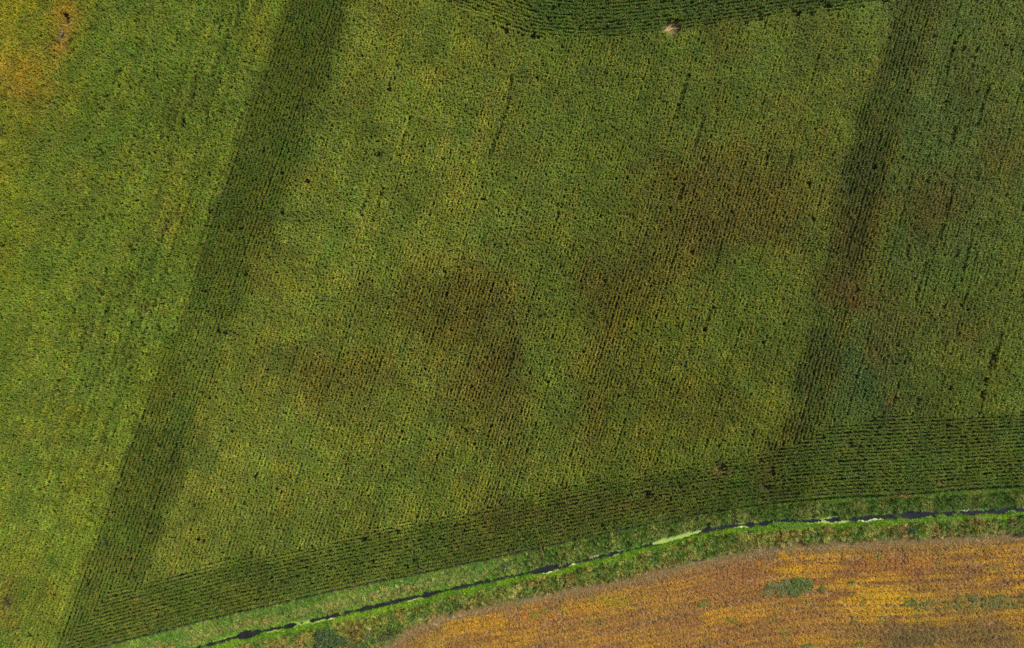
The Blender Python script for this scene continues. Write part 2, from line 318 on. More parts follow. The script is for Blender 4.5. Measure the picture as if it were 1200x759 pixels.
def scatter(name, x, y, z, tint, rotz, scl, idx, coll, label, cat):
    me = bpy.data.meshes.new(name); n = len(x); me.vertices.add(n)
    me.vertices.foreach_set('co', np.stack([x, y, z], 1).astype(np.float32).ravel())
    a = me.attributes.new('tint', 'FLOAT_COLOR', 'POINT'); a.data.foreach_set('color', np.concatenate([tint, np.ones((n, 1))], 1).astype(np.float32).ravel())
    a = me.attributes.new('rot', 'FLOAT_VECTOR', 'POINT'); rv = np.asarray(rotz); a.data.foreach_set('vector', rv.astype(np.float32).ravel())
    a = me.attributes.new('scl', 'FLOAT_VECTOR', 'POINT'); a.data.foreach_set('vector', np.asarray(scl).astype(np.float32).ravel())
    a = me.attributes.new('idx', 'INT', 'POINT'); a.data.foreach_set('value', np.asarray(idx).astype(np.int32))
    o = bpy.data.objects.new(name, me); COL.objects.link(o)
    o['kind'] = 'stuff'; o['label'] = label; o['category'] = cat
    g = bpy.data.node_groups.new(name, 'GeometryNodeTree')
    g.interface.new_socket('Geometry', in_out='INPUT', socket_type='NodeSocketGeometry'); g.interface.new_socket('Geometry', in_out='OUTPUT', socket_type='NodeSocketGeometry')
    N = g.nodes; gi = N.new('NodeGroupInput'); go = N.new('NodeGroupOutput'); ip = N.new('GeometryNodeInstanceOnPoints'); ci = N.new('GeometryNodeCollectionInfo')
    ci.inputs['Collection'].default_value = coll; ci.inputs['Separate Children'].default_value = True; ci.inputs['Reset Children'].default_value = True
    def na(nm, t):
        q = N.new('GeometryNodeInputNamedAttribute'); q.data_type = t; q.inputs['Name'].default_value = nm; return [s for s in q.outputs if s.enabled and s.name == 'Attribute'][0]
    ip.inputs['Pick Instance'].default_value = True; L = g.links
    L.new(gi.outputs[0], ip.inputs['Points']); L.new(ci.outputs[0], ip.inputs['Instance']); L.new(na('idx', 'INT'), ip.inputs['Instance Index'])
    L.new(na('rot', 'FLOAT_VECTOR'), ip.inputs['Rotation']); L.new(na('scl', 'FLOAT_VECTOR'), ip.inputs['Scale']); L.new(ip.outputs[0], go.inputs[0])
    md = o.modifiers.new('scatter', 'NODES'); md.node_group = g
    return o

# ---------------------------------------------------------------- ground, one sheet to the horizon
GAIN = 0.86    # photo brightness -> leaf albedo
inner = np.arange(-135, 135.01, .3); outer = np.array([-2500, -1500, -900, -500, -300, -200, -160])
gx = np.concatenate([outer, inner, -outer[::-1]])
no = np.arange(0, 5.0, .12); fo = np.arange(5, 170, .9); oo = np.array([180, 220, 300, 500, 900, 1500, 2500])
off = np.concatenate([no, fo, oo]); off = np.concatenate([-off[:0:-1], off])
GXX, OFF = np.meshgrid(gx, off)
pxg = PX(GXX); pxc = np.clip(pxg, -150, 1350)
yc = WY(Wc(pxc)); GYY = yc + OFF
pyg = PY(GYY)
zg = ground_z(pxc, pyg)
far = (np.abs(GXX) > 150) | (np.abs(GYY) > 150)
soilc = np.array((.040, .032, .016)); gc = np.empty(GXX.shape + (3,)); gc[:] = soilc
in_bean = pyg > Sy(pxc)
in_bank = (pyg > E(pxc)) & ~in_bean
gc[in_bean] = (.15, .085, .040)
gc[in_bank] = (.028, .034, .013)  # bank soil, colour darkened to strengthen the shadow line along the corn edge
hm = hole_mask(pxg, pyg)
bare = np.exp(-(((pxg - 786) / 8) ** 2 + ((pyg - 34) / 5) ** 2)); gc = lerp(gc, np.array((.23, .165, .06)), np.clip(bare * 1.5, 0, 1))
for cx, cy, r in [(69, 35, 10), (58, 122, 8), (10, 100, 26)]:
    b = np.exp(-(((pxg - cx) / r) ** 2 + ((pyg - cy) / r) ** 2)); gc = lerp(gc, np.array((.22, .15, .085)), np.clip(b, 0, 1))
strip_dry = in_bean & (pyg < Sy(pxc) + 6); gc[strip_dry] = (.17, .13, .085)
gc[far & ~in_bean] = (.05, .06, .02)
nr, nc = GXX.shape
idx = np.arange(nr * nc).reshape(nr, nc)
faces = np.stack([idx[:-1, :-1], idx[:-1, 1:], idx[1:, 1:], idx[1:, :-1]], -1).reshape(-1, 4)
me = bpy.data.meshes.new('ground')
me.vertices.add(nr * nc); me.vertices.foreach_set('co', np.stack([GXX, GYY, zg], -1).astype(np.float32).ravel())
me.loops.add(faces.size); me.loops.foreach_set('vertex_index', faces.astype(np.int32).ravel())
me.polygons.add(len(faces)); me.polygons.foreach_set('loop_start', np.arange(0, faces.size, 4, dtype=np.int32)); me.update(calc_edges=True)
at = me.attributes.new('soil', 'FLOAT_COLOR', 'POINT'); at.data.foreach_set('color', np.concatenate([gc, np.ones(gc.shape[:2] + (1,))], -1).astype(np.float32).ravel())
m = bpy.data.materials.new('soil'); m.use_nodes = True; n = m.node_tree.nodes; l = m.node_tree.links; pb = n['Principled BSDF']; pb.inputs['Roughness'].default_value = .95; pb.inputs['Specular IOR Level'].default_value = .1
a_ = n.new('ShaderNodeAttribute'); a_.attribute_name = 'soil'; ge = n.new('ShaderNodeNewGeometry')
prev = a_.outputs['Color']
for sc_, lo, hi in ((.35, .75, 1.25), (3.0, .7, 1.3), (14.0, .7, 1.3)):
    t_ = n.new('ShaderNodeTexNoise'); t_.inputs['Scale'].default_value = sc_; t_.inputs['Detail'].default_value = 4; l.new(ge.outputs['Position'], t_.inputs['Vector'])
    r_ = n.new('ShaderNodeMapRange'); r_.inputs['From Min'].default_value = .3; r_.inputs['From Max'].default_value = .7; r_.inputs['To Min'].default_value = lo; r_.inputs['To Max'].default_value = hi; l.new(t_.outputs[0], r_.inputs['Value'])
    v_ = n.new('ShaderNodeVectorMath'); v_.operation = 'SCALE'; l.new(prev, v_.inputs[0]); l.new(r_.outputs[0], v_.inputs['Scale']); prev = v_.outputs[0]
l.new(prev, pb.inputs['Base Color'])
bt = n.new('ShaderNodeTexNoise'); bt.inputs['Scale'].default_value = 9; bt.inputs['Detail'].default_value = 5; l.new(ge.outputs['Position'], bt.inputs['Vector'])
bu = n.new('ShaderNodeBump'); bu.inputs['Distance'].default_value = .08; bu.inputs['Strength'].default_value = .8; l.new(bt.outputs[0], bu.inputs['Height']); l.new(bu.outputs[0], pb.inputs['Normal'])
me.materials.append(m)
gr = bpy.data.objects.new('ground', me); COL.objects.link(gr); gr['kind'] = 'structure'; gr['label'] = 'brown field soil and ditch bed under all the crops'; gr['category'] = 'ground'

# ---------------------------------------------------------------- ditch water
wx = np.arange(-128, 128.1, .5); wv = []; wf = []
for i, x in enumerate(wx):
    p = PX(x); y = float(WY(Wc(p))); wv += [(x, y - 1.9, WATER_Z), (x, y + 1.9, WATER_Z)]
    if i: b = 2 * i; wf.append((b - 2, b, b + 1, b - 1))
me = bpy.data.meshes.new('ditch_water'); me.from_pydata(wv, [], wf)
m = bpy.data.materials.new('water'); m.use_nodes = True; n = m.node_tree.nodes; l = m.node_tree.links; pb = n['Principled BSDF']
pb.inputs['Roughness'].default_value = .12; pb.inputs['IOR'].default_value = 1.33
ge = n.new('ShaderNodeNewGeometry'); t_ = n.new('ShaderNodeTexNoise'); t_.inputs['Scale'].default_value = .5; t_.inputs['Detail'].default_value = 4; l.new(ge.outputs['Position'], t_.inputs['Vector'])
cr = n.new('ShaderNodeValToRGB'); cr.color_ramp.elements[0].position = .35; cr.color_ramp.elements[0].color = (.006, .005, .003, 1); cr.color_ramp.elements[1].position = .7; cr.color_ramp.elements[1].color = (.013, .011, .008, 1)
l.new(t_.outputs[0], cr.inputs[0]); l.new(cr.outputs[0], pb.inputs['Base Color'])
t2 = n.new('ShaderNodeTexNoise'); t2.inputs['Scale'].default_value = 5; l.new(ge.outputs['Position'], t2.inputs['Vector']); bu = n.new('ShaderNodeBump'); bu.inputs['Distance'].default_value = .02; bu.inputs['Strength'].default_value = .3; l.new(t2.outputs[0], bu.inputs['Height']); l.new(bu.outputs[0], pb.inputs['Normal'])
me.materials.append(m)
wo = bpy.data.objects.new('ditch_water', me); COL.objects.link(wo); wo['kind'] = 'structure'; wo['label'] = 'dark still water of the narrow winding drainage ditch'; wo['category'] = 'water'

# ---------------------------------------------------------------- corn
XM0, XM1, YM0, YM1 = -60, 1262, -58, 818
CH = 2.0
def jit(n, s): return rng.normal(0, s, n)
def plant_corn(px, py, headland, name, label, vary_row, rowdir):
    c, op = corn_field(px, py, headland)
    hm = hole_mask(px, py)
    keep = rng.random(len(px)) > np.clip(hm * 1.7, 0, .97)
    keep &= rng.random(len(px)) > .012 + .03 * op
    tiny = fbm(px, py, 6, 2, 77); keep &= tiny > -1.05 + .12 * op
    if vary_row is not None: keep &= (~vary_row | (rng.random(len(px)) > .13))
    dw = (vary_row if vary_row is not None else np.zeros(len(px), bool))[keep]; px, py, c, op, rowdir = px[keep], py[keep], c[keep], op[keep], rowdir[keep]; n = len(px)
    openk = rng.random(n) < op
    idx = np.where(openk, rng.integers(7, 12, n), rng.integers(0, 7, n))
    tint = lin(np.clip(c, 1, 255)) * GAIN * np.array((1.13, 1.01, .94)); tint[openk] *= np.array((1.35, 1.32, 1.2))
    # a share of ripening leaves
    dry = rng.random(n) < .05 + .05 * op
    tint[dry] = tint[dry] * .6 + np.array((.20, .15, .03)) * .4
    tint *= (1 + .10 * rng.normal(0, 1, n))[:, None].clip(.45, 1.7)
    hue = rng.normal(0, .09, n); tint[:, 0] *= 1 + hue
    hs = (1 + .12 * fbm(px, py, 25, 3, 50) + .07 * rng.normal(0, 1, n)) * (1 - .10 * op)
    ws = (1.0 + .10 * rng.normal(0, 1, n)) * (1.02 - .10 * op)
    hs = np.where(dw, hs * .76, hs); ws = np.where(dw, ws * .7, ws); tint[dw] *= .9
    rz = np.where(openk, rowdir + math.pi * rng.integers(0, 2, n) + rng.normal(0, .12, n), rowdir + rng.normal(0, .9, n) + math.pi * .5 * (rng.random(n) < .4))
    rot = np.stack([rng.normal(0, .05, n), rng.normal(0, .05, n), rz], 1)
    scatter(name, WX(px, CH), WY(py, CH), 0 * px - .02, tint, rot, np.stack([ws, ws, hs], 1), idx, C_corn, label, 'corn crop')
    return n
# main block: long straight rows
xt = [-160.]
while xt[-1] < 1640:
    k = len(xt); lz = xt[-1] < 345
    xt.append(xt[-1] + (5.3 if (k % 6 == 0 and lz) else (4.9 if k % 12 == 0 else 4.0)))
xt = np.array(xt)
ya = np.arange(YM0, YM1, 1.22)
XT, Y = np.meshgrid(xt, ya, indexing='ij')
shift = np.clip(-270 + (XT - 335) * (65. / 770), -305, -180)
gapn = fbm(Y * 1.0, XT * 3.0, 18, 2, 40)
X = XT + shift * Y / 740. + .45 * fbm(Y, XT, 60, 2, 41)
Y = Y + rng.normal(0, .3, Y.shape); X = X + rng.normal(0, .23, X.shape)
miss = np.zeros(X.shape, bool)
for cx, cy, L in LINES:
    x0 = cx - (-240 * cy / 740.); 
    rowx = np.interp(cx, (xt + np.clip(-270 + (xt - 335) * (65. / 770), -305, -180) * cy / 740.), xt)
    i = int(np.argmin(abs(xt - rowx))); w = (abs(ya - cy) < L / 2)
    miss[i] |= w & (rng.random(len(ya)) < (.6 + .4 * (vnoise(ya / 5., ya * 0 + cx, 3) > .3)))
gapw = .34 * (1 - sstep(-10, 20, X - LS_l(Y) + 10)) * sstep(20, 120, X) + .06 * sstep(0, 30, X - RS_r(Y)) + .05
rown = vnoise(XT * .9, XT * 0 + 3, 12); gapf = vnoise(Y / 30., XT * 7.7, 46) * .7 + vnoise(Y / 4., XT * 5.1, 47) * .3
miss |= gapf > (1.0 - .75 * gapw - .0) - .13 * (rown > .72) * (gapw > .1)
X, Y, miss = X.ravel(), Y.ravel(), miss.ravel()
nb = edge_noise(X, Y)
ok = (X > XM0) & (X < XM1) & (Y < Hd(X) + nb) & (Y > Tp(X) + nb) & (Y < E(X))
n1 = plant_corn(X[ok], Y[ok], False, 'corn_vegetation', 'dense green corn crop in long parallel rows with darker diagonal strips', miss[ok], np.arctan2(1, -shift / 740.).ravel()[ok])
# headland along the ditch: rows follow the edge
def headland(base, sgn, nrow, lim, name, label, x0, x1):
    xs = np.arange(x0, x1, 1.22); N_ = np.arange(nrow)
    XX, NN = np.meshgrid(xs, N_, indexing='ij')
    cs = np.cos(np.arctan((base(XX + 6) - base(XX - 6)) / 12.))
    YY = base(XX) - (1.8 + 4.12 * NN) / cs + .4 * fbm(XX, NN * 50, 50, 2, 44)
    XX = XX + rng.normal(0, .35, XX.shape); YY = YY + rng.normal(0, .25, YY.shape)
    XX, YY = XX.ravel(), YY.ravel(); nb = edge_noise(XX, YY)
    ok = lim(XX, YY, nb) & (YY > YM0) & (YY < YM1 + 20)
    return plant_corn(XX[ok], YY[ok], True, name, label, None, np.arctan2(-(base(XX[ok] + 6) - base(XX[ok] - 6)), 12.))
n2 = headland(E, 1, 30, lambda x, y, nb: (y >= Hd(x) + nb), 'ditch_side_corn_vegetation', 'darker corn rows running along the grassy ditch bank', XM0, XM1)
n3 = headland(Tp, 1, 34, lambda x, y, nb: (x > 430) & (x < 1130) & (y <= Tp(x) + nb + 1), 'field_end_corn_vegetation', 'dark green corn rows turned sideways around the pale bare spot', 425, 1135)

# ---------------------------------------------------------------- soybeans
nrow = 85
xs = np.arange(380, 1262, .98); XX, NN = np.meshgrid(xs, np.arange(nrow), indexing='ij')
YY = Sy(XX) + 2 + 2.25 * NN * (1 + .0 * XX)
XX = XX + rng.normal(0, .45, XX.shape); YY = YY + rng.normal(0, .38, YY.shape)
x, y, nn = XX.ravel(), YY.ravel(), NN.ravel().astype(float)
ok = (y < YM1 - 2) & (x > 395); x, y, nn = x[ok], y[ok], nn[ok]
d = y - Sy(x)
st1 = fbm(x / 9., nn * 2.2, 5, 3, 101); st2 = fbm(x, y, 40, 4, 103); st3 = fbm(x, y, 9, 3, 105)
col = np.empty((len(x), 3)); col[:] = (172, 122, 52)
col = lerp(col, np.array((198, 144, 34.)), np.clip(.30 + 1.0 * st2 + .3 * st3 + .3 * sstep(850, 1050, x), 0, 1))
col = lerp(col, np.array((150, 102, 52.)), np.clip(.25 - 1.7 * st1 - .4 * st2, 0, .9))
col = lerp(col, np.array((132, 128, 34.)), np.clip(1.6 * fbm(x, y, 22, 4, 107) - .75, 0, .7))
wxx = x + 8 * fbm(x, y, 20, 3, 110); wyy = y + 5 * fbm(x, y, 14, 3, 111)
for cx, cy, rx, ry, cc, w in [(1045, 706, 44, 17, (206, 158, 18), .9), (1150, 640, 60, 10, (204, 150, 24), .6), (930, 664, 60, 5, (200, 140, 30), .5),
        (850, 690, 70, 24, (166, 112, 56), .75), (880, 668, 40, 8, (150, 96, 52), .7), (1040, 662, 50, 14, (160, 98, 52), .7), (800, 742, 120, 14, (176, 122, 52), .5),
        (690, 704, 40, 16, (206, 148, 24), .7), (565, 735, 60, 14, (196, 142, 30), .6), (720, 705, 26, 8, (160, 136, 26), .7), (640, 725, 34, 10, (176, 116, 60), .7),
        (1130, 745, 90, 18, (122, 96, 48), .85), (1060, 748, 30, 14, (104, 86, 46), .8), (1150, 707, 70, 12, (138, 116, 42), .6), (925, 668, 16, 5, (214, 160, 14), .9),
        (950, 725, 60, 20, (176, 124, 50), .5), (1000, 745, 40, 16, (160, 118, 48), .6), (500, 740, 34, 22, (150, 118, 48), .6), (840, 660, 60, 8, (172, 116, 60), .6), (600, 715, 50, 12, (190, 128, 36), .5)]:
    g = np.exp(-(((wxx - cx) / rx) ** 2 + ((wyy - cy) / ry) ** 2) ** 1.3) * w; col = lerp(col, np.array(cc, float), g)
edge = 1 - sstep(3, 18, d + 5 * st3 + 6 * st2); col = lerp(col, np.array((144, 112, 66.)), edge * .85)
# tractor passes and thin rows where the litter shows
thin = np.zeros(len(x))
for k0, w in ((3, .6), (6, .8), (8, .5), (10, .4), (13, .9), (16, .5), (19, .7), (22, .5), (24, .9), (28, .5), (31, .9), (34, .5), (37, .7), (41, .5), (44, .8), (48, .5), (52, .7), (60, .7)):
    thin = np.maximum(thin, w * (np.abs(nn - k0 - 1.6 * fbm(x, x * 0 + k0, 90, 2, 120)) < .75))
keep = rng.random(len(x)) > np.clip(thin * .7 + .04 + np.clip(-.3 * st1 - .15, 0, .4), 0, .92)
x, y, nn, col, thin, d = x[keep], y[keep], nn[keep], col[keep], thin[keep], d[keep]; n = len(x)
t = lin(col) * .83 * np.array((1.0, 1.07, .92)); t *= (1 + .14 * rng.normal(0, 1, n)).clip(.5, 1.6)[:, None]; t *= (1 - .32 * thin)[:, None]; t[:, 1] *= 1 + .08 * rng.normal(0, 1, n)
sc_ = (1.12 + .16 * rng.normal(0, 1, n)).clip(.5, 1.4) * (.55 + .45 * sstep(0, 12, d))
gw = np.exp(-(((1060 - x) / 40) ** 2 + ((750 - y) / 14) ** 2))
rot = np.stack([rng.normal(0, .08, n), rng.normal(0, .08, n), rng.random(n) * 6.283], 1)
scatter('soybean_vegetation', WX(x, .4), WY(y, .4), 0 * x - .02, t, rot, np.stack([sc_, sc_, sc_ * .95], 1), rng.integers(0, 6, n), C_bean, 'ripening soybean crop turning yellow, orange and brown beside the ditch', 'soybean crop')
# green weed streaks among the beans
wx_, wy_ = rng.uniform(1075, 1262, 700), None
wy_ = np.where(rng.random(700) < .5, 706 - (wx_ - 1075) * .055, 712 - (wx_ - 1075) * .03) + rng.normal(0, 1.6, 700)
wsel = (vnoise(wx_ / 5, wy_ / 3, 9) > .5); wx_, wy_ = wx_[wsel], wy_[wsel]; n = len(wx_)
col = lerp(np.tile(np.array((84, 98, 48.)), (n, 1)), np.array((134, 116, 50.)), rng.random(n))
scatter('bean_field_weeds', WX(wx_, .7), WY(wy_, .7), 0 * wx_ - .02, lin(col) * GAIN, np.stack([0 * wx_, 0 * wx_, rng.random(n) * 6.28], 1), np.stack([np.full(n, 1.0)] * 3, 1) * rng.uniform(.6, 1.1, n)[:, None], rng.integers(8, 12, n), C_tuft, 'dark green streak of low weeds through the yellow beans at the far side', 'weeds')

# ---------------------------------------------------------------- ditch banks
def bank(name, label, rule, step, HH):
    gxs, gys = np.meshgrid(np.arange(XM0, XM1, step), np.arange(560, 830, step)); x = gxs.ravel() + rng.uniform(-.5, .5, gxs.size) * step; y = gys.ravel() + rng.uniform(-.5, .5, gys.size) * step
    ok = (y > E(x) + np.where(x < 850, 2.3, 1.2)) & (y < Sy(x) + 2.5) & ((np.abs(y - Wc(x)) * _sl(x) * S) > hwid(x) + .06); x, y = x[ok], y[ok]
    up = y < Wc(x); u = np.where(up, (y - E(x)) / (Wc(x) - E(x)), (y - Wc(x)) / (Sy(x) - Wc(x)))
    u = u + .07 * fbm(x, y, 18, 3, 140) + .05 * fbm(x, y, 5, 2, 141)
    p, col, idx, s, zs = rule(x, y, u, up); k = rng.random(len(x)) < p
    x, y, col, idx, s, zs = x[k], y[k], col[k], idx[k], s[k], zs[k]; n = len(x)
    t = lin(np.clip(col, 1, 255)) * GAIN * np.array((1.08, 1.0, .66)) * 1.4 * (1 + .2 * rng.normal(0, 1, n)).clip(.5, 1.6)[:, None]; t[:, 0] *= 1 + .1 * rng.normal(0, 1, n)
    rot = np.stack([rng.normal(0, .15, n), rng.normal(0, .15, n), rng.random(n) * 6.283], 1)
    scatter(name, WX(x, HH), WY(y, HH), ground_z(x, y) - .03, t, rot, np.stack([s, s, s * zs], 1), idx, C_tuft, label, 'bank plants')
def mixc(x, y, a, b, size, seed, hard=1.6):
    return lerp(np.tile(np.array(a, float), (len(x), 1)), np.array(b, float), np.clip(.5 + hard * fbm(x, y, size, 4, seed), 0, 1))
def rule_low(x, y, u, up):
    n = len(x); col = mixc(x, y, (82, 116, 42), (104, 126, 52), 26, 150)
    tan = np.clip(1.4 * fbm(x, y, 16, 4, 151) - .5, 0, .5) * np.where(up, 1 - .7 * (u < .4), 1); col = lerp(col, np.array((150, 120, 76.)), tan)
    g = np.exp(-(((x - 1055) / 16) ** 2 + ((y - 580) / 3) ** 2)); col = lerp(col, np.array((170, 134, 88.)), g)
    dpx = np.abs(y - Wc(x)) + 2.5 * fbm(x, y, 12, 3, 142); lush = np.where(up, np.maximum(sstep(.80, .88, u), 1 - sstep(3.5, 6, dpx)), 1 - sstep(8, 12, dpx - 6 * np.exp(-((x - 800) / 90.) ** 2))); col = lerp(col, mixc(x, y, (86, 128, 26), (112, 144, 34), 14, 152), lush)
    rough = np.where(up, 0, (1 - lush)); col = lerp(col, mixc(x, y, (88, 102, 44), (116, 112, 56), 10, 157, 2.2), rough * .8)
    dry = np.where(up, 0, sstep(.80, .9, u)); col = lerp(col, mixc(x, y, (132, 108, 74), (112, 104, 62), 14, 153), dry * .95)
    idx = np.where(rng.random(n) < .4 + .4 * dry, rng.integers(12, 14, n), rng.integers(0, 4, n))
    return np.full(n, .92), col, idx, rng.uniform(.8, 1.25, n), np.full(n, 1.) * (1 - .4 * dry)
bank('bank_grass', 'short bright green and dry tan grass on both banks of the ditch', rule_low, 1.35, .3)
def rule_tall(x, y, u, up):
    n = len(x); col = mixc(x, y, (78, 102, 46), (112, 122, 68), 12, 160, 2.2)
    w600 = 1 - sstep(560, 680, x)
    tanb = np.where(up, np.exp(-((u - .62) / .2) ** 2), 0) * w600 * np.clip(.7 + 1.4 * fbm(x, y, 14, 3, 161), 0, 1); col = lerp(col, np.array((138, 116, 68.)), tanb * .6)
    col = lerp(col, np.array((78, 104, 54.)), np.clip(1.5 * fbm(x, y, 20, 3, 162) - .5, 0, .5))
    p_up = np.where(up, (w600 * sstep(.28, .45, u) * .55 + (1 - w600) * .92 * sstep(.14 + .10 * sstep(930, 1000, x), .22 + .13 * sstep(930, 1000, x), u)) * (1 - sstep(.76, .86, u)), 0)
    p_up = p_up + np.where(up, .12 * w600 * (u < .3), 0)
    band = sstep(9, 13, np.abs(y - Wc(x)) + 2.5 * fbm(x, y, 12, 3, 142)) * (1 - sstep(.78, .9, u))
    p_dn = np.where(up, 0, band * (.75 + .25 * sstep(600, 800, x)))
    col = np.where(up[:, None], col, lerp(mixc(x, y, (80, 104, 44), (116, 118, 58), 10, 163, 2.2), np.array((116, 100, 58.)), np.clip(1.7 * fbm(x, y, 18, 3, 164) - .4 + .5 * np.exp(-((x - 980) / 60) ** 2) + .3 * np.exp(-((x - 1130) / 60) ** 2), 0, .8)))
    dry2 = np.where(up, 0, sstep(.72, .86, u)); col = lerp(col, np.array((118, 106, 66.)), dry2 * .8)
    clump = .55 + .9 * (fbm(x, y, 4.5, 2, 165) > -.25)
    p = (p_up + p_dn) * clump * .85
    tall = np.where(up, (1 - w600) * .8 + .2, .35); idx = np.where(rng.random(n) < tall, rng.integers(4, 8, n), rng.integers(8, 12, n))
    return p, col, idx, rng.uniform(.95, 1.6, n) * (1 - .25 * w600 * up), np.full(n, 1.)
bank('bank_reeds_undergrowth', 'tall grey green reeds and rough weeds along the ditch banks', rule_tall, 2.25, .9)

# ---------------------------------------------------------------- duckweed
def mat_flat(name, c1, c2, rough=.7):
    m = bpy.data.materials.new(name); m.use_nodes = True; n = m.node_tree.nodes; l = m.node_tree.links; pb = n['Principled BSDF']; pb.inputs['Roughness'].default_value = rough
    ge = n.new('ShaderNodeNewGeometry'); t = n.new('ShaderNodeTexNoise'); t.inputs['Scale'].default_value = 2.5; t.inputs['Detail'].default_value = 6; l.new(ge.outputs['Position'], t.inputs['Vector'])
    cr = n.new('ShaderNodeValToRGB'); cr.color_ramp.elements[0].position = .38; cr.color_ramp.elements[0].color = (*c1, 1); cr.color_ramp.elements[1].position = .62; cr.color_ramp.elements[1].color = (*c2, 1)
    l.new(t.outputs[0], cr.inputs[0]); l.new(cr.outputs[0], pb.inputs['Base Color']); return m
M_lime = mat_flat('duckweed', (.11, .17, .018), (.19, .23, .03)); M_pale = mat_flat('pale_algae', (.28, .31, .10), (.40, .42, .19))
def tag(o, label, cat, group=None):
    o['label'] = label; o['category'] = cat
    if group: o['group'] = group
def algae(px, side, length, width, mat, label):
    """floating mat hugging one edge (side -1 upper, 1 lower, 0 across) of the channel"""
    xs = np.linspace(px - length / 2, px + length / 2, max(8, int(length * 1.2))); top = []; bot = []
    for i, x in enumerate(xs):
        t = i / (len(xs) - 1); e = math.sqrt(max(0, math.sin(math.pi * t))) * (.75 + .7 * float(fbm(np.array(x), np.array(px), 4, 3, 7)))
        hw = float(hwid(np.array(x))) / S; w = width * e
        c = float(Wc(x)); sl = 1.
        if side == 0: a, b = c - w * .5, c + w * .5
        elif side < 0: a, b = c - hw - 1.0, c - hw - 1.0 + (w + .6)
        else: a, b = c + hw + 1.0 - (w + .6), c + hw + 1.0
        top.append((WX(x), WY(a))); bot.append((WX(x), WY(b)))
    cx, cy = float(WX(px)), float(WY(Wc(px))); z0, z1 = WATER_Z - .01, WATER_Z + .035
    v = []; f = []
    for (a, b) in zip(top, bot):
        v += [(a[0] - cx, a[1] - cy, z0), (a[0] - cx, a[1] - cy, z1), (b[0] - cx, b[1] - cy, z1), (b[0] - cx, b[1] - cy, z0)]
    for i in range(len(top) - 1):
        o = 4 * i
        for k in range(3): f.append((o + k, o + 4 + k, o + 5 + k, o + 1 + k))
    f.append((0, 1, 2, 3)); q = 4 * (len(top) - 1); f.append((q + 3, q + 2, q + 1, q))
    me = bpy.data.meshes.new('algae_mat'); me.from_pydata(v, [], f); me.materials.append(mat)
    o = bpy.data.objects.new('algae_mat', me); COL.objects.link(o); o.location = (cx, cy, 0)
    tag(o, label, 'algae', 'algae mats floating on the ditch')
for a in [
    (794, 0, 58, 8.5, M_lime, 'wide lime green algae mat bridging the ditch and hiding its water'),
    (972, 1, 52, 4.2, M_lime, 'long lime green algae mat below the water beside a round lush grass mound'),
    (1022, 1, 30, 3.2, M_pale, 'pale yellow algae mat along the brown weedy lower bank'),
    (880, -1, 34, 2.4, M_lime, 'lime algae strip on the upper bank side just before the ditch steps wider'),
    (965, -1, 44, 1.6, M_pale, 'thin pale algae strip along the upper side of the water under olive reeds'),
    (698, -1, 15, 3.6, M_pale, 'whitish algae patch in the narrowed middle of the ditch, upper side'),
    (722, 1, 9, 1.6, M_pale, 'short whitish algae sliver below the last narrow thread of water'),
    (728, -1, 12, 1.5, M_pale, 'small whitish algae film above the last narrow thread of water'),
    (645, 1, 20, 3.0, M_pale, 'cream algae mat under the broad dark pool in mid ditch'),
    (362, 1, 40, 3.6, M_lime, 'long yellow green algae mat beside the dark shrubs on the lower bank'),
    (388, 1, 12, 2.0, M_pale, 'small pale algae patch just past the dark shrubs'),
    (318, 1, 26, 1.8, M_lime, 'narrow lime algae edge between the notched pool and the long mat'),
    (350, -1, 34, 1.5, M_lime, 'narrow lime algae edge on the upper side opposite the long mat'),
    (262, -1, 30, 2.0, M_lime, 'lime algae edge on the upper side near the lower photo border'),
    (486, 1, 20, 1.6, M_pale, 'faint pale algae sliver below the straight water reach'),
    (1140, -1, 26, 1.7, M_pale, 'pale algae strip above the water near the right photo border'),
    (1095, 1, 18, 1.6, M_lime, 'lime algae fleck between two bright grass mounds at the ditch'),
    (870, 1, 18, 1.4, M_pale, 'short pale algae edge under the bend below the reeds'),
    (672, 1, 10, 1.6, M_pale, 'tiny pale algae fleck right of the broad dark pool')]: algae(*a)

